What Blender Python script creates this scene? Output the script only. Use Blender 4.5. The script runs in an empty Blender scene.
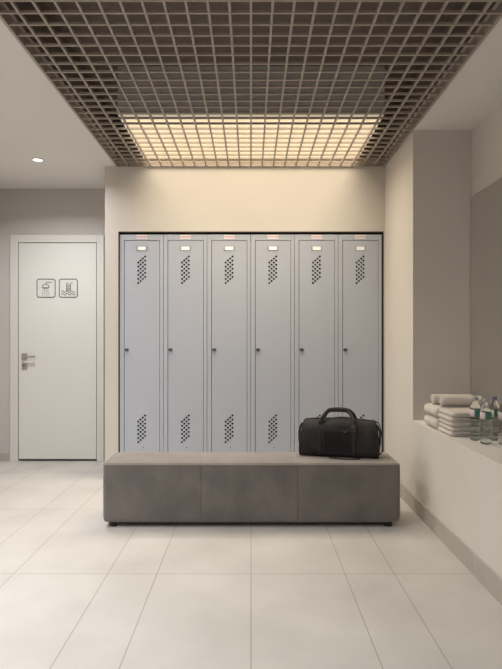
import bpy, bmesh, math
from math import pi, sin, cos, radians
from mathutils import Vector, Matrix, noise

# ---------------------------------------------------------------- camera, world, lights, exposure
S = bpy.context.scene
C = S.collection
H = 1.267                      # eye height
F = 590.0                      # focal length in px of the 502 px wide frame
cam = bpy.data.objects.new('camera', bpy.data.cameras.new('camera'))
C.objects.link(cam)
cam.location = (0, 0, H)
cam.rotation_euler = (pi/2, 0, 0)
cam.data.sensor_fit = 'HORIZONTAL'
cam.data.sensor_width = 36
cam.data.lens = F/502*36
cam.data.shift_y = 3.5/502*1.0
cam.data.clip_start = 0.05
S.camera = cam

w = bpy.data.worlds.new('world'); S.world = w; w.use_nodes = True
w.node_tree.nodes['Background'].inputs[0].default_value = (0.9, 0.95, 1, 1)
w.node_tree.nodes['Background'].inputs[1].default_value = 0.3

S.view_settings.view_transform = 'Standard'
S.view_settings.look = 'None'
S.view_settings.gamma = 1
S.view_settings.use_curve_mapping = False
S.view_settings.exposure = 0.12

CEIL = H + 1.54                # ceiling height
P_GRILLE = 37                  # W, luminous panel over the open grille
P_FILL = 33                   # W, each unseen ceiling panel added as front fill
P_DOWN = 20                    # W, each recessed downlight

def area(name, loc, sx, sy, power, col, rot=(0, 0, 0), disk=False, spread=180):
    l = bpy.data.lights.new(name, 'AREA')
    l.shape = 'DISK' if disk else 'RECTANGLE'
    l.size = sx
    if not disk: l.size_y = sy
    l.energy = power; l.color = col; l.spread = radians(spread)
    o = bpy.data.objects.new(name, l); C.objects.link(o)
    o.location = loc; o.rotation_euler = rot
    return o

# luminous panel above the grille (the lamp body itself is built below)
area('grille_panel_light', (0, 4.76, CEIL+0.052), 1.86, 0.98, P_GRILLE, (1.0, 0.89, 0.69), spread=118)
FILL_PANELS = [(-1.9, 0.6), (-0.2, 0.4), (-1.9, 2.2)]  # unseen panels, added to fill the room with soft front light
for (x, y) in FILL_PANELS:
    area('fill_panel_light', (x, y, CEIL-0.025), 1.15, 0.55, P_FILL*(0.2 if x > -1 else 1), (0.95, 0.975, 1.0), spread=140)
DOWN = [(-1.84, 5.09), (-1.84, 3.5)]
for (x, y) in DOWN:
    area('downlight_light', (x, y, CEIL-0.0065), 0.08, 0.08, P_DOWN, (0.97, 0.98, 1.0), disk=True, spread=150)

# ---------------------------------------------------------------- materials
MATS = {}
def mat(name, col, rough=0.7, metal=0.0, var=0.0, scale=3.0, bump=0.0, bscale=80.0, spec=0.5, stretch=(1, 1, 1),
        emit=None, estr=0.0, trans=0.0, ior=1.45, sheen=0.0, alpha=1.0):
    if name in MATS: return MATS[name]
    m = bpy.data.materials.new(name); m.use_nodes = True
    nt = m.node_tree; N = nt.nodes; L = nt.links
    b = N['Principled BSDF']
    b.inputs['Sheen Roughness'].default_value = 0.4
    b.inputs['Sheen Tint'].default_value = (1, 0.90, 0.82, 1)
    b.inputs['Base Color'].default_value = (*col, 1)
    b.inputs['Roughness'].default_value = rough
    b.inputs['Metallic'].default_value = metal
    b.inputs['Specular IOR Level'].default_value = spec
    b.inputs['Transmission Weight'].default_value = trans
    b.inputs['IOR'].default_value = ior
    b.inputs['Sheen Weight'].default_value = sheen
    if emit:
        b.inputs['Emission Color'].default_value = (*emit, 1)
        b.inputs['Emission Strength'].default_value = estr
    tc = N.new('ShaderNodeTexCoord')
    if var > 0:
        mp = N.new('ShaderNodeMapping'); mp.inputs['Scale'].default_value = stretch
        L.new(tc.outputs['Object'], mp.inputs['Vector'])
        nz = N.new('ShaderNodeTexNoise'); nz.inputs['Scale'].default_value = scale; nz.inputs['Detail'].default_value = 5
        L.new(mp.outputs[0], nz.inputs['Vector'])
        rp = N.new('ShaderNodeValToRGB')
        rp.color_ramp.elements[0].position = 0.3; rp.color_ramp.elements[1].position = 0.7
        rp.color_ramp.elements[0].color = (*[c*(1-var) for c in col], 1)
        rp.color_ramp.elements[1].color = (*[min(1, c*(1+var)) for c in col], 1)
        L.new(nz.outputs['Fac'], rp.inputs['Fac']); L.new(rp.outputs[0], b.inputs['Base Color'])
    if bump > 0:
        n2 = N.new('ShaderNodeTexNoise'); n2.inputs['Scale'].default_value = bscale; n2.inputs['Detail'].default_value = 4
        L.new(tc.outputs['Object'], n2.inputs['Vector'])
        bp = N.new('ShaderNodeBump'); bp.inputs['Strength'].default_value = bump; bp.inputs['Distance'].default_value = 0.01
        L.new(n2.outputs['Fac'], bp.inputs['Height']); L.new(bp.outputs[0], b.inputs['Normal'])
    MATS[name] = m
    return m

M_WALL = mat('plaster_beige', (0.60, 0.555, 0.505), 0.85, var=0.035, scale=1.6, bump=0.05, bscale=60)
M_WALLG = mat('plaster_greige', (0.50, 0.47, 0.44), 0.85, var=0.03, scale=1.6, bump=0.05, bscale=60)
M_CEIL = mat('ceiling_paint', (0.70, 0.67, 0.635), 0.9, var=0.02, scale=1)
M_PLEN = mat('plenum_paint', (0.16, 0.13, 0.11), 0.9)
M_BASE = mat('skirting_tile', (0.40, 0.36, 0.32), 0.5, var=0.06, scale=5)
M_GRILLE = mat('grille_metal', (0.34, 0.285, 0.235), 0.5, metal=0.0)
M_LOCK = mat('locker_paint', (0.435, 0.455, 0.515), 0.45, var=0.015, scale=2, spec=0.4)
M_LOCKD = mat('locker_inside_shade', (0.006, 0.006, 0.007), 0.9)  # near black, stands in for the shade inside the lockers
M_DARKGAP = mat('recess_trim', (0.05, 0.04, 0.035), 0.8)
M_DOOR = mat('door_paint', (0.66, 0.642, 0.605), 0.45, var=0.015, scale=1.5)
M_DOORF = mat('door_frame_paint', (0.62, 0.60, 0.56), 0.5)
M_STEEL = mat('brushed_steel', (0.45, 0.43, 0.40), 0.35, metal=0.9)
M_DKSTEEL = mat('dark_steel', (0.10, 0.10, 0.10), 0.4, metal=0.6)
M_INK = mat('pictogram_ink', (0.07, 0.07, 0.065), 0.6)
M_SUEDE = mat('grey_suede', (0.147, 0.131, 0.121), 0.95, var=0.20, scale=5, bump=0.15, bscale=120, spec=0.15, sheen=1.0, stretch=(1, 1, 0.8))
M_PIPE = mat('suede_piping', (0.19, 0.17, 0.15), 0.9, spec=0.15)
M_BLACK = mat('black_plastic', (0.012, 0.011, 0.010), 0.5)
M_BAG = mat('charcoal_canvas', (0.024, 0.0215, 0.022), 0.8, var=0.25, scale=9, bump=0.3, bscale=60, spec=0.3)
M_BAGW = mat('bag_webbing', (0.026, 0.0215, 0.020), 0.7, bump=0.3, bscale=200, spec=0.3)
M_BAGL = mat('brown_leather', (0.030, 0.017, 0.012), 0.5)
M_WHITE = mat('white_card', (0.95, 0.95, 0.95), 0.5)
M_PINK = mat('sticker_face', (0.88, 0.80, 0.80), 0.5)
M_RED = mat('sticker_red', (0.38, 0.05, 0.06), 0.5)
M_TOWEL = mat('towel_cotton', (0.60, 0.545, 0.49), 0.95, var=0.04, scale=12, bump=0.5, bscale=250, spec=0.1, sheen=0.2)
M_PET = mat('clear_bottle_plastic', (0.90, 0.95, 0.94), 0.06, trans=1.0, ior=1.18)
M_CAP = mat('grey_cap', (0.30, 0.33, 0.36), 0.4)
M_CAPP = mat('purple_cap', (0.17, 0.14, 0.24), 0.4)
M_MIRROR = mat('mirror_silver', (0.80, 0.79, 0.77), 0.02, metal=1.0)
M_LAMP = mat('panel_diffuser', (0.62, 0.56, 0.46), 0.6, emit=(1.0, 0.84, 0.58), estr=0.40)
M_DOWNE = mat('downlight_diffuser', (0.8, 0.8, 0.8), 0.6, emit=(1.0, 0.97, 0.92), estr=3.0)
M_TRIMW = mat('white_lamp_trim', (0.6, 0.58, 0.55), 0.5)

def floor_mat():
    m = bpy.data.materials.new('floor_tile'); m.use_nodes = True
    nt = m.node_tree; N = nt.nodes; L = nt.links; b = N['Principled BSDF']
    b.inputs['Roughness'].default_value = 0.42
    b.inputs['Specular IOR Level'].default_value = 0.35
    tc = N.new('ShaderNodeTexCoord'); sp = N.new('ShaderNodeSeparateXYZ'); L.new(tc.outputs['Object'], sp.inputs[0])
    def mth(op, a, bb=None, c=None):
        n = N.new('ShaderNodeMath'); n.operation = op
        for i, v in enumerate((a, bb, c)):
            if v is None: continue
            if isinstance(v, (int, float)): n.inputs[i].default_value = v
            else: L.new(v, n.inputs[i])
        return n.outputs[0]
    ax = mth('ABSOLUTE', sp.outputs[0])
    def line(coord, period, off, hw):
        t = mth('MODULO', mth('ADD', coord, 50*period-off), period)
        d = mth('MINIMUM', t, mth('SUBTRACT', period, t))
        return mth('LESS_THAN', d, hw)
    l1 = line(ax, 0.77, 0.0, 0.0022); l2 = line(ax, 0.77, 0.505, 0.0022)
    l3 = line(sp.outputs[1], 1.2, 3.17, 0.0035)
    lx = mth('MAXIMUM', l1, l2)
    mask = mth('MAXIMUM', mth('MULTIPLY', lx, 0.62), mth('MULTIPLY', l3, 0.5))
    nz = N.new('ShaderNodeTexNoise'); nz.inputs['Scale'].default_value = 2.2; nz.inputs['Detail'].default_value = 6
    L.new(tc.outputs['Object'], nz.inputs['Vector'])
    rp = N.new('ShaderNodeValToRGB')
    rp.color_ramp.elements[0].position = 0.3; rp.color_ramp.elements[1].position = 0.72
    rp.color_ramp.elements[0].color = (0.44, 0.41, 0.38, 1); rp.color_ramp.elements[1].color = (0.53, 0.50, 0.465, 1)
    L.new(nz.outputs['Fac'], rp.inputs['Fac'])
    mx = N.new('ShaderNodeMix'); mx.data_type = 'RGBA'
    L.new(mask, mx.inputs['Factor']); L.new(rp.outputs[0], mx.inputs['A']); mx.inputs['B'].default_value = (0.16, 0.12, 0.10, 1)
    L.new(mx.outputs['Result'], b.inputs['Base Color'])
    return m
M_FLOOR = floor_mat()

def label_mat():
    m = bpy.data.materials.new('bottle_label'); m.use_nodes = True
    nt = m.node_tree; N = nt.nodes; L = nt.links; b = N['Principled BSDF']
    b.inputs['Roughness'].default_value = 0.5
    tc = N.new('ShaderNodeTexCoord'); sp = N.new('ShaderNodeSeparateXYZ'); L.new(tc.outputs['Object'], sp.inputs[0])
    lt = N.new('ShaderNodeMath'); lt.operation = 'LESS_THAN'; lt.inputs[1].default_value = -0.014
    L.new(sp.outputs[0], lt.inputs[0])
    mx = N.new('ShaderNodeMix'); mx.data_type = 'RGBA'
    mx.inputs['A'].default_value = (0.035, 0.16, 0.10, 1); mx.inputs['B'].default_value = (0.62, 0.52, 0.51, 1)
    L.new(lt.outputs[0], mx.inputs['Factor']); L.new(mx.outputs['Result'], b.inputs['Base Color'])
    return m
M_LABEL = label_mat()

# ---------------------------------------------------------------- helpers
def obj(name, bm, m, parent=None, smooth=False, loc=None):
    me = bpy.data.meshes.new(name)
    bmesh.ops.recalc_face_normals(bm, faces=bm.faces)
    bm.to_mesh(me); bm.free()
    for mm in (m if isinstance(m, (list, tuple)) else [m]): me.materials.append(mm)
    if smooth:
        for p in me.polygons: p.use_smooth = True
    o = bpy.data.objects.new(name, me); C.objects.link(o)
    if parent: o.parent = parent
    if loc: o.location = loc
    return o
def structure(name, bm, m, parent=None, smooth=False):
    o = obj(name, bm, m, parent, smooth)
    if not parent: o['kind'] = 'structure'
    return o
def tag(o, label, cat, group=None):
    o['label'] = label; o['category'] = cat
    if group: o['group'] = group
    return o
def thing(name, label, cat, loc=(0, 0, 0), rz=0, group=None):
    o = bpy.data.objects.new(name, None); C.objects.link(o)
    o.empty_display_size = 0.1
    o.location = loc; o.rotation_euler = (0, 0, rz)
    return tag(o, label, cat, group)
def copy_tree(o, parent=None):
    c = o.copy(); C.objects.link(c); c.parent = parent
    for ch in [q for q in list(C.objects) if q.parent == o]: copy_tree(ch, c)
    return c
def box(bm, x0, x1, y0, y1, z0, z1, bev=0, seg=2, mi=0):
    r = bmesh.ops.create_cube(bm, size=1)
    vs = r['verts']
    for v in vs:
        v.co = Vector(((x0+x1)/2+v.co.x*(x1-x0), (y0+y1)/2+v.co.y*(y1-y0), (z0+z1)/2+v.co.z*(z1-z0)))
    fs = list({f for v in vs for f in v.link_faces})
    for f in fs: f.material_index = mi
    if bev:
        es = list({e for v in vs for e in v.link_edges})
        bmesh.ops.bevel(bm, geom=es, offset=bev, segments=seg, profile=0.5, affect='EDGES')
    return bm
def B(*a, **k):
    bm = bmesh.new(); box(bm, *a, **k); return bm
def quad(bm, pts, mi=0):
    f = bm.faces.new([bm.verts.new(p) for p in pts]); f.material_index = mi
def lathe(bm, prof, n=24, cx=0, cy=0, axis='Z'):
    rings = []
    for (r, z) in prof:
        ring = []
        for i in range(n):
            a = 2*pi*i/n
            if axis == 'Z': p = (cx+r*cos(a), cy+r*sin(a), z)
            else: p = (cx+r*cos(a), z, cy+r*sin(a))     # axis Y
            ring.append(bm.verts.new(p))
        rings.append(ring)
    for a, b in zip(rings, rings[1:]):
        for i in range(n):
            bm.faces.new((a[i], a[(i+1) % n], b[(i+1) % n], b[i]))
    bm.faces.new(rings[0]); bm.faces.new(rings[-1])
    return bm
def tube(bm, pts, r, n=10, closed=False, flat=None):
    """sweep a round (or flat w x t) section along a polyline"""
    pts = [Vector(p) for p in pts]; m = len(pts); rings = []
    up0 = None
    for i, p in enumerate(pts):
        if closed: t = pts[(i+1) % m]-pts[i-1]
        else: t = pts[min(i+1, m-1)]-pts[max(i-1, 0)]
        t.normalize()
        if up0 is None:
            up0 = Vector((0, 0, 1)) if abs(t.z) < 0.9 else Vector((0, 1, 0))
            if flat and flat[2] is not None: up0 = Vector(flat[2])
        if flat and flat[2] is not None: s = Vector(flat[2]); s = (s - t*s.dot(t)).normalized()
        else:
            s = (up0 - t*up0.dot(t)).normalized(); up0 = s
        q = t.cross(s).normalized()
        ring = []
        if flat:
            w2, t2 = flat[0]/2, flat[1]/2
            for (a, b) in ((-w2, -t2*.5), (-w2*.9, -t2), (w2*.9, -t2), (w2, -t2*.5), (w2, t2*.5), (w2*.9, t2), (-w2*.9, t2), (-w2, t2*.5)):
                ring.append(bm.verts.new(p+s*a+q*b))
        else:
            for k in range(n):
                a = 2*pi*k/n
                ring.append(bm.verts.new(p+s*(r*cos(a))+q*(r*sin(a))))
        rings.append(ring)
    k = len(rings[0])
    pairs = list(zip(rings, rings[1:])) + ([(rings[-1], rings[0])] if closed else [])
    for a, b in pairs:
        for i in range(k): bm.faces.new((a[i], a[(i+1) % k], b[(i+1) % k], b[i]))
    if not closed:
        bm.faces.new(rings[0]); bm.faces.new(rings[-1])
    return bm
def smooth_path(pts, n=8):
    P = [Vector(p) for p in pts]; out = []
    for i in range(len(P)-1):
        p0 = P[max(i-1, 0)]; p1 = P[i]; p2 = P[i+1]; p3 = P[min(i+2, len(P)-1)]
        for k in range(n):
            t = k/n
            out.append(0.5*((2*p1)+(-p0+p2)*t+(2*p0-5*p1+4*p2-p3)*t*t+(-p0+3*p1-3*p2+p3)*t**3))
    out.append(P[-1]); return out

# ---------------------------------------------------------------- the room
YB = 5.282       # plane of the locker wall
YD = 6.08        # plane of the door wall
XR = 1.20        # right wall
XL = -2.75
YF = -1.6        # front end of the room, behind the viewpoint
NX = 1.637       # back of the long niche in the right wall
NY = 4.37        # far end of the niche
LEDGE = H-0.607

structure('floor', B(XL-.1, 2.0, YF-.1, YD+.2, -0.1, 0), M_FLOOR)

# ceiling with the opening for the grille
GX0, GX1, GY0 = -1.205, 1.20, 1.55
bm = bmesh.new()
box(bm, XL-.1, GX0, YF-.1, YD+.2, CEIL, CEIL+.1)
box(bm, GX1, 2.0, YF-.1, YB+.1, CEIL, CEIL+.1)
box(bm, GX0, GX1, YF-.1, GY0, CEIL, CEIL+.1)
structure('ceiling', bm, M_CEIL)
bm = bmesh.new()                               # dark void above the open grille
for b_ in ((GX0-.02, GX0, GY0, YB+.02, CEIL+.1, CEIL+.42), (GX1, GX1+.02, GY0, YB+.02, CEIL+.1, CEIL+.42),
           (GX0, GX1, GY0-.02, GY0, CEIL+.1, CEIL+.42), (GX0-.02, GX1+.02, YB+.001, YB+.02, CEIL, CEIL+.42),
           (GX0-.02, GX1+.02, GY0-.02, YB+.02, CEIL+.42, CEIL+.44)):
    box(bm, *b_)
structure('ceiling_void', bm, M_PLEN)

# locker wall with a recess for the lockers
RX0, RX1, RZ0, RZ1 = -1.187, 1.186, 0.12, H+0.953
for b_ in ((-1.307, RX0, YB, YB+.62, 0, CEIL), (RX1, XR, YB, YB+.62, 0, CEIL), (RX0, RX1, YB, YB+.62, 0, RZ0),
           (RX0, RX1, YB, YB+.62, RZ1, CEIL), (RX0, RX1, YB+.60, YB+.62, RZ0, RZ1)):
    structure('wall_back', B(*b_), M_WALL)
bm = bmesh.new()                                # dark metal lining of the recess
box(bm, RX0, RX0+.006, YB-.003, YB+.55, RZ0, RZ1)
box(bm, RX1-.006, RX1, YB-.003, YB+.55, RZ0, RZ1)
box(bm, RX0+.006, RX1-.006, YB-.003, YB+.55, RZ1-.008, RZ1)
structure('trim_1', bm, M_DARKGAP)

# door wall with its opening
s97 = 97.0
def dx(px): return (px-251)/s97
DX0, DX1, DZ1 = dx(19), dx(97), H+(338-243)/s97
FX0, FX1, FZ1 = dx(11), dx(104.2), H+(338-235)/s97
bm = bmesh.new()
box(bm, XL, DX0, YD, YD+.1, 0, CEIL)
box(bm, DX1, -1.30, YD, YD+.1, 0, CEIL)
box(bm, DX0, DX1, YD, YD+.1, DZ1, CEIL)
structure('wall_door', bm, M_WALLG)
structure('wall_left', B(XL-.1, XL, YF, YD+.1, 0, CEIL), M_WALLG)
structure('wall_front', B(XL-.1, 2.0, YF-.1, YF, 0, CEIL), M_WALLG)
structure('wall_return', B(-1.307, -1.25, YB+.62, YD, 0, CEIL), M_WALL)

# right wall, niche and its ledge
bm = bmesh.new()
box(bm, XR, XR+.5, NY, YB+.62, 0, CEIL)          # solid pier
box(bm, XR, NX+.1, YF, NY, 0, LEDGE)             # parapet below the niche
box(bm, NX, NX+.1, YF, NY, LEDGE, CEIL)          # back of the niche
bmesh.ops.remove_doubles(bm, verts=bm.verts, dist=1e-5)
structure('wall_right', bm, M_WALL)

# skirting
bm = bmesh.new()
y = YF
joints = [-1.63, -.43, .77, 1.97, 3.17, 4.37, YB]
for a, b in zip(joints, joints[1:]):
    box(bm, XR-.012, XR, max(a, YF)+.0015, b-.0015, 0, 0.115, bev=0.001, seg=1)
structure('baseboard_right', bm, M_BASE)
structure('baseboard_left', B(XL, FX0-.002, YD-.014, YD, 0, 0.085, bev=0.002), M_BASE)
structure('baseboard_back', B(-1.307, XR-.012, YB-.012, YB, 0, 0.10, bev=0.001), M_BASE)

# mirror in the niche
mz = H+1.044
mir = thing('wall_mirror', 'large frameless mirror on the niche wall behind the water bottles', 'mirror', (NX, 2.4, LEDGE))
obj('mirror_glass', B(-.012, -.004, -2.4, NY-2.4-.003, 0.001, mz-LEDGE, bev=.0015, seg=1), M_MIRROR, mir)
obj('mirror_backing', B(-.004, 0, -2.4, NY-2.4-.003, 0.001, mz-LEDGE), M_DKSTEEL, mir)

# ---------------------------------------------------------------- door with frame and lever
dr = bpy.data.objects.new('door_1', None); C.objects.link(dr); dr.location = ((DX0+DX1)/2, YD, 0)
dr['kind'] = 'structure'
cxd = (DX0+DX1)/2
def lx(x): return x-cxd
bm = bmesh.new()
box(bm, lx(FX0), lx(DX0)-.003, -.022, 0.0, 0, FZ1, bev=.002, seg=1)
box(bm, lx(DX1)+.003, lx(FX1), -.022, 0.0, 0, FZ1, bev=.002, seg=1)
box(bm, lx(DX0)-.003, lx(DX1)+.003, -.022, 0.0, DZ1+.003, FZ1, bev=.002, seg=1)
obj('door_frame', bm, M_DOORF, dr)
obj('door_stop', B(lx(DX0)-.003, lx(DX1)+.003, .045, .06, 0, DZ1+.003), M_DKSTEEL, dr)
leaf = obj('door_leaf', B(lx(DX0)+.004, lx(DX1)-.004, -.014, .035, .022, DZ1-.004, bev=.003), M_DOOR, dr)
def hz(py): return H+(338-py)/s97
hx = lx(dx(25.2))
bm = bmesh.new()
box(bm, hx-.028, hx+.028, -.024, -.014, hz(359.5), hz(353.2), bev=.003)
lathe(bm, [(.011, -.062), (.011, -.024)], 16, hx, hz(356.4), 'Y')
tube(bm, [(hx-.004, -.060, hz(356.4)), (hx+.06, -.060, hz(356.4)), (hx+.124, -.060, hz(356.4))], .0095, 12)
obj('door_handle', bm, M_STEEL, leaf, smooth=False)
bm = bmesh.new()
box(bm, hx-.028, hx+.028, -.024, -.014, hz(369), hz(362.8), bev=.003)
lk = obj('lock_plate', bm, M_STEEL, leaf)
bm = bmesh.new()
lathe(bm, [(.007, -.0255), (.007, -.0238)], 14, hx-.003, hz(365.0), 'Y')
box(bm, hx-.006, hx, -.0255, -.0238, hz(367.2), hz(365.2))
obj('keyhole', bm, M_BLACK, lk)

# pictograms on the door
def rrect(w, r, n=6):
    pts = []
    for (cx, cz, a0) in ((w/2-r, w/2-r, 0), (-w/2+r, w/2-r, 90), (-w/2+r, -w/2+r, 180), (w/2-r, -w/2+r, 270)):
        for k in range(n+1):
            a = radians(a0+90*k/n); pts.append((cx+r*cos(a), 0, cz+r*sin(a)))
    return pts
def strokes(lines, y=-0.0022, t=.0068):
    bm = bmesh.new()
    for ln, closed in lines:
        tube(bm, [(p[0], y, p[1]) for p in ln], 0, closed=closed, flat=(.003, t, (0, 1, 0)))
    return bm
def arc(cx, cz, r, a0, a1, n=10, rz=None):
    return [(cx+r*cos(radians(a0+(a1-a0)*k/n)), cz+(rz or r)*sin(radians(a0+(a1-a0)*k/n))) for k in range(n+1)]
def sign(px, label, lines):
    z = hz(288.3)
    t = thing('pictogram_sign', label, 'sign', ((px-251)/s97, YD-.014, z), 0, 'pictogram signs on the white door')
    bm = bmesh.new()
    pts = rrect(.186, .024)
    f = [bm.verts.new((p[0], -.0001, p[2])) for p in pts]; g = [bm.verts.new((p[0], -.0012, p[2])) for p in pts]
    bm.faces.new(f); bm.faces.new(g)
    for i in range(len(f)): bm.faces.new((f[i], f[(i+1) % len(f)], g[(i+1) % len(f)], g[i]))
    obj('sign_plate', bm, M_DOOR, t)
    obj('border', strokes([([(p[0], p[2]) for p in pts], True)], t=.0075), M_INK, t)
    obj('pictogram', strokes(lines, t=.0055), M_INK, t)
u = .00100
def U(pts): return [(x*u, z*u) for x, z in pts]
# shower: units of mm, frame is +-93
sh = [(U([(62, 62), (5, 62), (0, 56), (0, 42)]), False),
      (U(arc(-5, 8, 36, 0, 180, 12, 34)), False), (U([(-42, 6), (32, 6)]), False), (U([(-34, -6), (24, -6)]), False)]
for (x, z, l) in ((-30, -22, 12), (-12, -22, 12), (6, -22, 12), (22, -22, 12), (-34, -46, 12), (-14, -46, 12), (8, -46, 12), (26, -46, 12), (-38, -68, 5), (-20, -70, 5), (2, -70, 5), (20, -68, 5), (34, -66, 5)):
    sh.append((U([(x, z), (x-l*.15, z-l)]), False))
sign(46.7, 'square shower head pictogram, left of the two on the white door', sh)
def wave(z0):
    return U([(-72+ i*6, z0+9*sin(i*6/48*2*pi)) for i in range(25)])
po = [(U([(-18, -24), (-18, 42)] + arc(-8, 42, 10, 180, 40)), False),
      (U([(22, -28), (22, 42)] + arc(34, 42, 12, 180, 20)), False),
      (U([(-18, 30), (22, 30)]), False), (U([(-18, 12), (22, 12)]), False), (U([(-18, -6), (22, -6)]), False),
      (U([(-18, -20), (22, -20)]), False),
      (wave(-36), False), (wave(-62), False)]
sign(68.9, 'square pool ladder and waves pictogram, right of the two on the white door', po)

# ---------------------------------------------------------------- lockers
LP = 0.3917; LS = 111.3; LY = 5.286; LX0 = -1.177; LD = 0.48
LZ0, LZ1 = RZ0, H+103.2/LS
def make_locker():
    t = thing('metal_locker', '', 'locker', (0, LY, LZ0))
    hT = LZ1-LZ0
    d0, d1 = .0385, .3605            # door opening
    z0, z1 = .045, (H+97.6/LS)-LZ0
    bm = bmesh.new()
    W = LP-.0022
    box(bm, .0011, d0, 0, .02, 0, hT, bev=.0015, seg=1)
    box(bm, d1, W, 0, .02, 0, hT, bev=.0015, seg=1)
    box(bm, d0, d1, 0, .02, z1, hT)
    box(bm, d0, d1, 0, .02, 0, z0)
    box(bm, .0011, .004, .02, LD, 0, hT); box(bm, W-.003, W, .02, LD, 0, hT)
    box(bm, .004, W-.003, .02, LD, hT-.003, hT); box(bm, .004, W-.003, .02, LD, 0, .003)
    box(bm, .004, W-.003, LD-.003, LD, .003, hT-.003)
    obj('body', bm, M_LOCK, t)
    obj('hole_shade_sheet', B(.006, W-.006, .12, .13, .006, hT-.006), M_LOCKD, t)  # black sheet added so the door holes look shaded
    g = .0042
    door = obj('door', B(d0+g, d1-g*.75, .002, .018, z0+g, z1-g, bev=.0012, seg=1), M_LOCK, t)
    # perforations, cut through the door sheet
    cut = bmesh.new()
    xs = [.197-.0305+ i*.0203 for i in range(4)]
    def field(ztop):
        for i in range(4):
            first = ztop - (.0550-.0183*i)        # column i starts higher to the right
            for k in range(6):
                zc = first - k*.0366
                lathe(cut, [(.0103, -.02), (.0103, .022)], 8, xs[i], zc, 'Y')
    field((H+(338-256.6)/LS)-LZ0)
    field((H+(338-415.4)/LS)-LZ0)
    co = obj('perforation_cutter', cut, M_LOCKD)
    co.parent = t
    md = door.modifiers.new('b', 'BOOLEAN'); md.operation = 'DIFFERENCE'; md.object = co; md.solver = 'EXACT'
    bpy.context.view_layer.update()
    dg = bpy.context.evaluated_depsgraph_get()
    me = bpy.data.meshes.new_from_object(door.evaluated_get(dg))
    door.modifiers.clear(); door.data = me
    bpy.data.objects.remove(co)
    # card holder, badge, lock, small rivet
    cx = .198
    zc = (H+(338-248.5)/LS)-LZ0
    bm = bmesh.new()
    box(bm, cx-.045, cx-.0385, -.003, .002, zc-.019, zc+.019); box(bm, cx+.0385, cx+.045, -.003, .002, zc-.019, zc+.019)
    box(bm, cx-.0385, cx+.0385, -.001, .002, zc-.019, zc-.0165); box(bm, cx-.0385, cx+.0385, -.001, .002, zc+.0165, zc+.019)
    ch = obj('card_holder', bm, mat('card_holder_metal', (.20, .20, .21), .5), door)
    obj('name_card', B(cx-.0385, cx+.0385, -.0005, .002, zc-.0165, zc+.0165), M_WHITE, ch)
    zb = (H+(338-237.3)/LS)-LZ0
    bd = obj('badge', B(cx-.047, cx+.047, -.0012, .0, zb-.0165, zb+.0165, bev=.0005, seg=1), M_PINK, t)
    cu = bpy.data.curves.new('badge_text', 'FONT'); cu.body = 'ПРАКТИК'; cu.size = .0185; cu.align_x = 'CENTER'; cu.align_y = 'CENTER'
    cu.extrude = .0004; cu.offset = .0003
    fo = bpy.data.objects.new('badge_text', cu); C.objects.link(fo)
    bpy.context.view_layer.update(); dg = bpy.context.evaluated_depsgraph_get()
    me = bpy.data.meshes.new_from_object(fo.evaluated_get(dg)); bpy.data.objects.remove(fo)
    me.materials.clear(); me.materials.append(M_RED)
    to = bpy.data.objects.new('badge_lettering', me); C.objects.link(to); to.parent = bd
    to.location = (cx, -.0017, zb); to.rotation_euler = (pi/2, 0, 0)
    zl = (H+(338-349.8)/LS)-LZ0
    bm = bmesh.new()
    box(bm, d0+.008, d0+.042, -.006, .002, zl-.008, zl+.013, bev=.003)
    lathe(bm, [(.009, -.020), (.010, -.016), (.010, .002)], 14, d0+.027, zl-.002, 'Y')
    obj('cam_lock', bm, M_DKSTEEL, door)
    zr = (H+(338-447.3)/LS)-LZ0
    bm = bmesh.new(); lathe(bm, [(.004, -.0015), (.005, .002)], 10, cx+.012, zr, 'Y')
    obj('rivet', bm, M_DKSTEEL, door)
    return t
proto = make_locker()
LL = ['grey metal locker at the left end of the row, nearest the white door',
      'grey metal locker second from the left end of the row',
      'grey metal locker third from the left, just left of the middle of the row',
      'grey metal locker fourth from the left, just right of the middle of the row',
      'grey metal locker second from the right, behind the left half of the bag',
      'grey metal locker at the right end of the row, against the beige side wall']
for i in range(6):
    o = proto if i == 0 else copy_tree(proto)
    o.location = (LX0+i*LP, LY, LZ0); o['label'] = LL[i]; o['group'] = 'row of lockers in the wall recess'

# ---------------------------------------------------------------- open grille ceiling
gz = CEIL-.008
gr = thing('ceiling_grille', 'brown open cell ceiling grille over the bench, lit warmly from above', 'ceiling grille', (0, (GY0+YB)/2, gz))
gy = lambda y: y-(GY0+YB)/2
bm = bmesh.new()
for i in range(-11, 12):
    x = i*.1
    box(bm, x-.006, x+.006, gy(GY0+.004), gy(YB-.006), .006, .022)
k = 0
y = YB-.105
while y > GY0+.03:
    box(bm, GX0+.012, GX1-.012, gy(y)-.006, gy(y)+.006, .0055, .0185)
    y -= .1035
obj('grid', bm, M_GRILLE, gr)
bm = bmesh.new()
box(bm, GX0+.001, GX0+.016, gy(GY0+.002), gy(YB-.002), 0, .06); box(bm, GX1-.016, GX1-.001, gy(GY0+.002), gy(YB-.002), 0, .06)
box(bm, GX0+.016, GX1-.016, gy(YB-.018), gy(YB-.002), 0, .06); box(bm, GX0+.016, GX1-.016, gy(GY0+.002), gy(GY0+.018), 0, .06)
obj('edge_frame', bm, M_GRILLE, gr)
lp = thing('light_panel', 'glowing warm light panel seen through the ceiling grille', 'light', (0, 4.76, CEIL+.055))
obj('diffuser', B(-.95, .95, -.51, .51, 0, .012), M_LAMP, lp)
obj('housing', B(-.96, .96, -.52, .52, .012, .36), M_TRIMW, lp)

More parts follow.
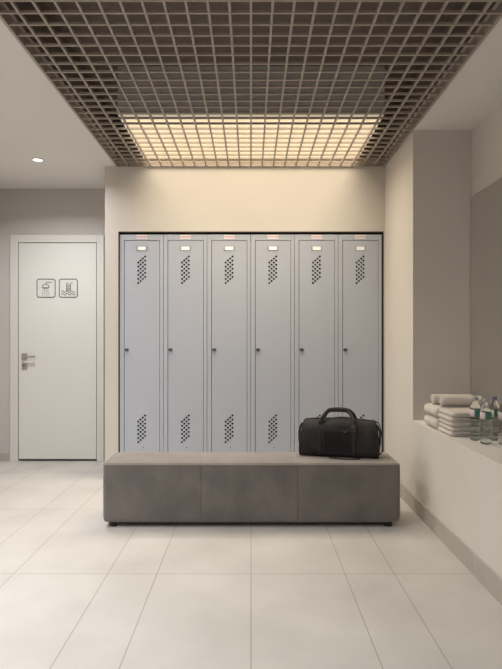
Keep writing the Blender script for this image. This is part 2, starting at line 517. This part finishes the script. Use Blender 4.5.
# downlights and the added front fill panels
for i, (x, y) in enumerate(DOWN):
    t = thing('downlight', 'small round recessed downlight in the ceiling left of the grille' if i == 0 else
              'round recessed downlight in the left ceiling nearer the viewer, out of frame', 'light', (x, y, CEIL), 0)
    bm = bmesh.new()
    tube(bm, [(.045*cos(2*pi*k/32), .045*sin(2*pi*k/32), -.002) for k in range(32)], .006, 8, closed=True)
    obj('trim_ring', bm, M_TRIMW, t, True)
    bm = bmesh.new(); lathe(bm, [(.041, -.004), (.041, -.0005)], 32)
    obj('lamp', bm, M_DOWNE, t)
for (x, y) in FILL_PANELS:
    t = thing('fill_panel', 'unseen rectangular ceiling panel added as front fill light', 'light', (x, y, CEIL), 0, 'unseen ceiling panels added for fill light')
    obj('frame', B(-.6, .6, -.3, .3, -.012, 0), M_TRIMW, t)
    obj('diffuser', B(-.575, .575, -.275, .275, -.018, -.012), M_DOWNE, t)

# ---------------------------------------------------------------- bench
bx0, bx1, by0, by1, bz0, bz1 = -.993, 1.0, 3.933, 4.352, .033, .430
bench = thing('upholstered_bench', 'long low bench in grey-brown suede in front of the lockers', 'bench', ((bx0+bx1)/2, (by0+by1)/2, 0))
bcx, bcy = (bx0+bx1)/2, (by0+by1)/2
def rsec(w, h, r, n=6):
    pts = []
    for (cy, cz, a0) in ((w/2-r, h/2-r, 0), (-w/2+r, h/2-r, 90), (-w/2+r, -h/2+r, 180), (w/2-r, -h/2+r, 270)):
        for k in range(n+1):
            a = radians(a0+90*k/n); pts.append((cy+r*cos(a), cz+r*sin(a)))
        # extra points along the straight edges
    return pts
def sweep_bench():
    bm = bmesh.new(); st = []
    X0, X1 = bx0-bcx, bx1-bcx; R = .028
    for k in range(8):
        a = k/7*pi/2; st.append((X0+R*(1-sin(a)) , R*(1-cos(a))))
    st = [(X0+R*(1-cos(k/7*pi/2)), R*(1-sin(k/7*pi/2))) for k in range(8)]
    mids = []
    n = 60
    seams = [(202-251)/150.0-bcx, (299-251)/150.0-bcx]
    xs = [X0+R+(X1-X0-2*R)*k/n for k in range(1, n)]
    for s in seams: xs += [s-.004, s-.0015, s+.0015, s+.004]
    for x in sorted(xs):
        dd = min(abs(x-s) for s in seams)
        mids.append((x, .0014 if dd < .002 else 0))
    st += mids + [(X1-(a-X0), b) for a, b in reversed(st[:8])]
    h = bz1-bz0; w_ = by1-by0; rings = []
    for x, ins in st:
        sec = rsec(w_-2*ins, h-2*ins, max(.028-ins*.3, .012))
        rings.append([bm.verts.new((x, a, bz0+h/2+b)) for a, b in sec])
    for a, b in zip(rings, rings[1:]):
        m_ = len(a)
        for i in range(m_): bm.faces.new((a[i], a[(i+1) % m_], b[(i+1) % m_], b[i]))
    bm.faces.new(rings[0]); bm.faces.new(rings[-1])
    return bm
obj('upholstered_body', sweep_bench(), M_SUEDE, bench, True)
r = .024
pp = []
for (cx, cy, a0) in ((bx1-bcx-r, by1-bcy-r, 0), (bx0-bcx+r, by1-bcy-r, 90), (bx0-bcx+r, by0-bcy+r, 180), (bx1-bcx-r, by0-bcy+r, 270)):
    for k in range(7):
        a = radians(a0+15*k); pp.append((cx+r*.99*cos(a), cy+r*.99*sin(a), bz1-.012))
bm = bmesh.new(); tube(bm, [(p[0]*.996, p[1]*.985, p[2]) for p in pp], .0042, 8, closed=True)
obj('piping', bm, M_PIPE, bench, True)
for (x, y) in ((bx0+.062, by0+.05), (bx1-.075, by0+.05), (bx0+.062, by1-.05), (bx1-.075, by1-.05)):
    bm = bmesh.new(); lathe(bm, [(.022, 0), (.026, .004), (.028, .03)], 20)
    obj('foot', bm, M_BLACK, bench, False, (x-bcx, y-bcy, 0))

# ---------------------------------------------------------------- duffel bag
bag = thing('duffel_bag', 'dark charcoal duffel bag with two carry handles on the bench', 'bag', (.630, 4.205, bz1+.001), radians(-14))
def bag_sec(u, ins=0.0):
    """cross-section (y,z) ring at lateral parameter u in -1..1"""
    a = abs(u)
    wv = .117*(1-.12*a**2)
    hv = .268*(1-.05*a**2) + .004*sin(u*5+1)
    if u < 0: hv -= .006*a
    pts = []
    n = 40
    for k in range(n):
        t = 2*pi*k/n
        c, s = cos(t), sin(t)
        e = 2.6 if s > 0 else 5.0
        y = wv*math.copysign(abs(c)**(2/ (3.2 if s > 0 else 5)), c)
        z = hv/2+hv/2*math.copysign(abs(s)**(2/e), s)
        if s > 0: y *= 1-.16*max(0, (z/hv-.45))
        pts.append((y, z))
    return pts
def bag_surface(u, zf):
    """front y at height fraction"""
    ring = [p for p in bag_sec(u) if p[0] < 0]
    hv = max(p[1] for p in ring)
    z = zf*hv
    best = min(ring, key=lambda p: abs(p[1]-z))
    return best[0], z
BL = .272
bm = bmesh.new(); rings = []
NS = 44
for i in range(NS+1):
    q = -1+2*i/NS
    a = abs(q)
    # end rounding
    u = math.copysign(min(1, a), q)
    x = BL*u
    e = max(0, (a-.93)/.07)
    sh_ = 1-.05*e**2
    ring = []
    for (y, z) in bag_sec(u):
        hz_ = z/.268
        xx = x*(1-.125*max(0, hz_-.15)**1.2 * a)      # ends lean inward to the top
        p = Vector((xx, y*sh_, .130+(z-.130)*(1-.03*e**2)))
        nf = noise.noise(Vector((p.x*9, p.y*14, p.z*11)))*.0055 + noise.noise(Vector((p.x*26, p.y*26, p.z*8+4)))*.0025
        d = Vector((0, p.y, p.z-.13)).normalized() if z > .02 else Vector((0, 0, 0))
        ring.append(bm.verts.new(p+d*nf))
    rings.append(ring)
for a, b in zip(rings, rings[1:]):
    m_ = len(a)
    for i in range(m_): bm.faces.new((a[i], a[(i+1) % m_], b[(i+1) % m_], b[i]))
for rr, sx in ((rings[0], -1), (rings[-1], 1)):
    c = sum((v.co for v in rr), Vector())/len(rr)
    inner = [bm.verts.new(c+(v.co-c)*.82+Vector((sx*.010, 0, 0))) for v in rr]
    core = [bm.verts.new(c+(v.co-c)*.4+Vector((sx*.014, 0, 0))) for v in rr]
    m_ = len(rr)
    for i in range(m_):
        bm.faces.new((rr[i], rr[(i+1) % m_], inner[(i+1) % m_], inner[i]))
        bm.faces.new((inner[i], inner[(i+1) % m_], core[(i+1) % m_], core[i]))
    bm.faces.new(core)
obj('bag_body', bm, M_BAG, bag, True)
# end piping
for sx in (-1, 1):
    rr = []
    for (y, z) in bag_sec(sx*1.0):
        hz_ = z/.268; x = sx*BL*(1-.125*max(0, hz_-.15)**1.2)
        rr.append((x, y*.955, .130+(z-.130)*.975))
    bm = bmesh.new(); tube(bm, rr, .0045, 6, closed=True)
    obj('end_piping', bm, M_BAGW, bag, True)
# webbing straps down the front, over to the carry handles
hxs = (-.128, .108)
def web_front(x, sy):
    pts = []
    sec = [p for p in bag_sec(x/BL) if p[0]*sy > 0]
    sec.sort(key=lambda p: p[1])
    sec = [p for p in sec if .012 < p[1] < .262]
    for (y, z) in sec: pts.append((x, y*1.045, .13+(z-.13)*1.02))
    return pts
for sy, nm in ((-1, 'front'), (1, 'rear')):
    for x in hxs:
        bm = bmesh.new(); tube(bm, smooth_path(web_front(x, sy), 3), 0, flat=(.032, .005, (1, 0, 0)))
        obj('strap', bm, M_BAGW, bag)
    y0 = sy*.085; yt = sy*.035
    path = smooth_path([(hxs[0], y0*1.02, .235), (hxs[0]+.016, y0*.85, .272), (hxs[0]+.044, yt, .311), (hxs[0]+.070, yt*.6, .322), (-.01, yt*.6, .325),
                        (hxs[1]-.056, yt*.6, .321), (hxs[1]-.030, yt, .306), (hxs[1]-.006, y0*.85, .268), (hxs[1], y0*1.02, .235)], 6)
    bm = bmesh.new(); tube(bm, path, 0, flat=(.012, .026, (0, 1, 0)))
    obj('carry_handle', bm, M_BAGW, bag, True)
bm = bmesh.new()
tube(bm, [(-.045+.09*k/8, 0, .326-.002*abs(k-4)/4) for k in range(9)], .0165, 12)
obj('handle_wrap', bm, M_BAGW, bag, True)
bm = bmesh.new(); box(bm, hxs[1]-.020, hxs[1]+.018, -.114, -.100, .188, .222, bev=.003)
obj('leather_patch', bm, M_BAGL, bag)
# zip pocket on the front
bm = bmesh.new(); fr = []
xs = [hxs[0]+.02+(hxs[1]-hxs[0]-.04)*k/10 for k in range(11)]
zs = [.03, .06, .1, .14, .175, .195]
grid = []
for x in xs:
    col = []
    for z in zs:
        y, _ = bag_surface(x/BL, z/.268)
        col.append(bm.verts.new((x, y*1.03-.006, z)))
    grid.append(col)
for i in range(10):
    for j in range(5): bm.faces.new((grid[i][j], grid[i+1][j], grid[i+1][j+1], grid[i][j+1]))
bmesh.ops.solidify(bm, geom=bm.faces[:], thickness=.01)
pk = obj('front_pocket', bm, mat('pocket_canvas', (.031, .028, .030), .75, bump=.3, bscale=60, spec=.3), bag, True)
bm = bmesh.new(); tube(bm, [(x, bag_surface(x/BL, .74)[0]*1.03-.008, .199) for x in xs], 0, flat=(.003, .007, (0, 1, 0)))
obj('zipper', bm, M_BLACK, pk)
bm = bmesh.new(); box(bm, .035, .060, -.132, -.126, .183, .189, bev=.002)
obj('zip_pull', bm, M_DKSTEEL, pk)
# top zipper
bm = bmesh.new(); tube(bm, [(x*.024, 0, .266-.012*(abs(x)/10)**2) for x in range(-10, 11)], 0, flat=(.018, .006, (0, 1, 0)))
obj('top_zipper', bm, M_BLACK, bag)
# D rings and side loops
for sx in (-1, 1):
    bm = bmesh.new()
    c = Vector((sx*(BL+.010), -.02, .150))
    tube(bm, smooth_path([c+Vector((-sx*.018, 0, .075)), c+Vector((sx*.000, 0, .03)), c+Vector((sx*.002, -.005, -.02)), c+Vector((0, -.005, -.06)), c+Vector((-sx*.008, 0, -.075))], 6), 0, flat=(.028, .012, (0, 1, 0)))
    obj('side_strap', bm, M_BAGW, bag, True)
# shoulder strap hanging at the right end
bm = bmesh.new()
tube(bm, smooth_path([(.245, -.02, .255), (.275, -.01, .235), (.292, .0, .17), (.298, .0, .09), (.292, .01, .03), (.27, .03, .012)], 8), 0, flat=(.026, .005, (0, 1, 0)))
obj('shoulder_strap', bm, M_BAGW, bag, True)
# strap tail lying in front
bm = bmesh.new()
tube(bm, smooth_path([(-.06, -.108, .004), (-.02, -.130, .004), (.05, -.142, .004), (.11, -.130, .004), (.15, -.108, .004)], 8), 0, flat=(.004, .016, (0, 0, 1)))
obj('strap_tail', bm, M_BAGW, bag)

# ---------------------------------------------------------------- towels on the ledge
def folded_towel(name, L_, D_, Ht, label, loc, group, layers=2, seed=0, slit=True, taper=1.0):
    """folded edge on -X (towards the room), layered ends on the +X side; runs L_ in x, D_ in y"""
    bm = bmesh.new(); prof = []
    h = Ht/2
    for k in range(13):                                  # outer fold
        a = pi/2+pi*k/12
        prof.append((h+h*cos(a)*1.05, h+h*sin(a)))
    n = 9
    bot = [(h+(L_-h)*(k+1)/n, 0.0) for k in range(n)]
    g = Ht*.07
    inner = [(L_, h-g)] + [(h+(L_-h)*(n-1-k)/n, h-g) for k in range(n-1)] + [(h*.9, h-g*.3), (h*.9, h+g*.3)] + \
            [(h+(L_-h)*(k+1)/n, h+g) for k in range(n-1)] + [(L_, h+g)]
    top = [(L_-(L_-h)*k/n, Ht) for k in range(n)]
    prof = prof + bot + inner + top
    ny = 12; rings = []
    for j in range(ny+1):
        t = -1+2*j/ny
        y = D_/2*(math.copysign(1-(1-abs(t))**1.6, t))
        e = max(0, (abs(t)-.55)/.45)
        s_ = 1-.16*e**2
        ring = []
        for (x, z) in prof:
            zz = h+(z-h)*s_
            xx = x+.01*e**2*(1-x/L_)
            p = Vector((xx, y, zz))
            q = p+Vector((seed*3.1, seed*1.7, 0))
            p.z += (noise.noise(q*22)*.0016+noise.noise(q*9)*.0018) if z > .004 else 0
            p.x += noise.noise(q*14+Vector((5, 0, 0)))*.003
            ring.append(bm.verts.new(p))
        rings.append(ring)
    for a, b in zip(rings, rings[1:]):
        m_ = len(a)
        for i in range(m_): bm.faces.new((a[i], a[(i+1) % m_], b[(i+1) % m_], b[i]))
    bm.faces.new(rings[0]); bm.faces.new(rings[-1])
    bmesh.ops.triangulate(bm, faces=[f for f in bm.faces if len(f.verts) > 4])
    o = obj(name, bm, M_TOWEL, None, True, loc)
    return tag(o, label, 'towel', group)
G1 = 'folded towels in the front stack on the ledge'
names = ['bottom', 'second from bottom', 'middle', 'second from top', 'top']
tz = LEDGE+.0005
hs = [.029, .030, .029, .030, .031]
for i in range(5):
    lab = {0: 'thin folded beige towel at the bottom of the front stack on the ledge',
           1: 'thin folded beige towel second from the bottom of the front stack',
           2: 'thin folded beige towel in the middle of the five-towel front stack',
           3: 'thin folded beige towel fourth up in the front stack, under the topmost',
           4: 'thin folded beige towel topmost of the front stack, below the rolls'}[i]
    folded_towel('folded_towel', .285+.006*(i % 2), .255, hs[i]-.0008, lab, (1.224+.004*((i*2) % 3), 3.752+.003*(i % 2), tz), G1, seed=i+1)
    tz += hs[i]
tz1 = tz
G2 = 'thick towels in the rear stack on the ledge'
tz = LEDGE+.0005
for i in range(2):
    lab = ['thick folded beige towel at the bottom of the rear stack by the niche corner',
           'thick folded beige towel on top of the rear stack by the niche corner'][i]
    folded_towel('folded_towel', .30, .262, .0755, lab, (1.212, 4.02, tz), G2, seed=i+11)
    tz += .0765
def rolled_towel(L_, R, label, loc, seed):
    bm = bmesh.new(); prof = []
    # spiral outline: outer turn then back inside (one closed strip)
    T = R*.30; turns = 2.4
    n = 60; outer = []; inner = []
    for k in range(n+1):
        a = -pi/2 - 2*pi*turns*k/n
        rr = R - T*turns*k/n
        outer.append((rr*cos(a)*1.18, rr*sin(a)))
        ri = max(rr-T*.86, .002)
        inner.append((ri*cos(a)*1.18, ri*sin(a)))
    prof = outer + inner[::-1]
    nx = 14; rings = []
    for j in range(nx+1):
        t = -1+2*j/nx; x = L_/2*(math.copysign(1-(1-abs(t))**1.5, t)); e = max(0, (abs(t)-.7)/.3)
        ring = []
        for (y, z) in prof:
            p = Vector((x+.004*(noise.noise(Vector((y*30, z*30, seed))))*(1 if t > 0 else -1)*e, y*(1-.05*e*e), z*(1-.05*e*e)))
            p.z += noise.noise(Vector((x*14, y*14, seed)))*.002
            ring.append(bm.verts.new(p))
        rings.append(ring)
    for a, b in zip(rings, rings[1:]):
        m_ = len(a)
        for i in range(m_): bm.faces.new((a[i], a[(i+1) % m_], b[(i+1) % m_], b[i]))
    for rg in (rings[0], rings[-1]):
        for k in range(n): bm.faces.new((rg[k], rg[k+1], rg[2*n+1-k-1], rg[2*n+1-k]))
    o = obj('rolled_towel', bm, M_TOWEL, None, True, loc)
    return tag(o, label, 'towel', 'rolled towels on top of the stacks')
rolled_towel(.27, .037, 'rolled beige towel lying on the folded stacks, nearer the viewer', (1.395, 3.925, max(tz, tz1)+.0385), 1)
rolled_towel(.27, .036, 'rolled beige towel lying on the folded stacks, behind the other roll', (1.375, 4.045, max(tz, tz1)+.0375), 2)

# ---------------------------------------------------------------- water bottles
def make_bottle():
    t = thing('water_bottle', '', 'bottle', (0, 0, 0))
    R = .0305
    prof = [(.012, .004), (.022, .0), (.028, .003), (R, .012)]
    z = .018
    while z < .125:
        prof += [(R, z), (R, z+.006), (R-.0016, z+.009), (R, z+.012)]; z += .018
    prof += [(R-.001, .140), (R-.001, .186), (R, .190), (R-.002, .200), (.024, .212), (.017, .226), (.0125, .236), (.0122, .246)]
    bm = bmesh.new(); lathe(bm, prof, 28)
    obj('bottle_body', bm, M_PET, t, True)
    bm = bmesh.new()
    n = 32; a_ = []; 
    for (r_, z_) in ((R+.0004, .142), (R+.0004, .184), (R-.0004, .184), (R-.0004, .142)):
        a_.append([bm.verts.new((r_*cos(2*pi*k/n), r_*sin(2*pi*k/n), z_)) for k in range(n)])
    for q in range(4):
        for k in range(n): bm.faces.new((a_[q][k], a_[q][(k+1) % n], a_[(q+1) % 4][(k+1) % n], a_[(q+1) % 4][k]))
    obj('label_band', bm, M_LABEL, t, True)
    bm = bmesh.new(); lathe(bm, [(.0165, .240), (.0165, .243), (.0145, .2435), (.0145, .258), (.0135, .2600)], 24)
    obj('cap', bm, M_CAP, t)
    return t
bp = make_bottle()
SP = [(1.330, 3.50, 'clear water bottle with green label and grey cap touching the towels, leftmost', M_CAP),
      (1.345, 3.38, 'clear water bottle with green label and grey cap standing foremost, second from left', M_CAP),
      (1.445, 3.50, 'clear water bottle with green label and purple cap behind the foremost one', M_CAPP),
      (1.445, 3.375, 'clear water bottle at the right edge of the photo, partly cut off', M_CAP)]
for i, (x, y, lab, cm) in enumerate(SP):
    o = bp if i == 0 else copy_tree(bp)
    o.location = (x, y, LEDGE+.0005); o['label'] = lab; o['group'] = 'water bottles on the ledge'
    if cm is not M_CAP:
        for ch in [q for q in C.objects if q.parent == o and q.name.startswith('cap')]:
            ch.data = ch.data.copy(); ch.data.materials[0] = cm
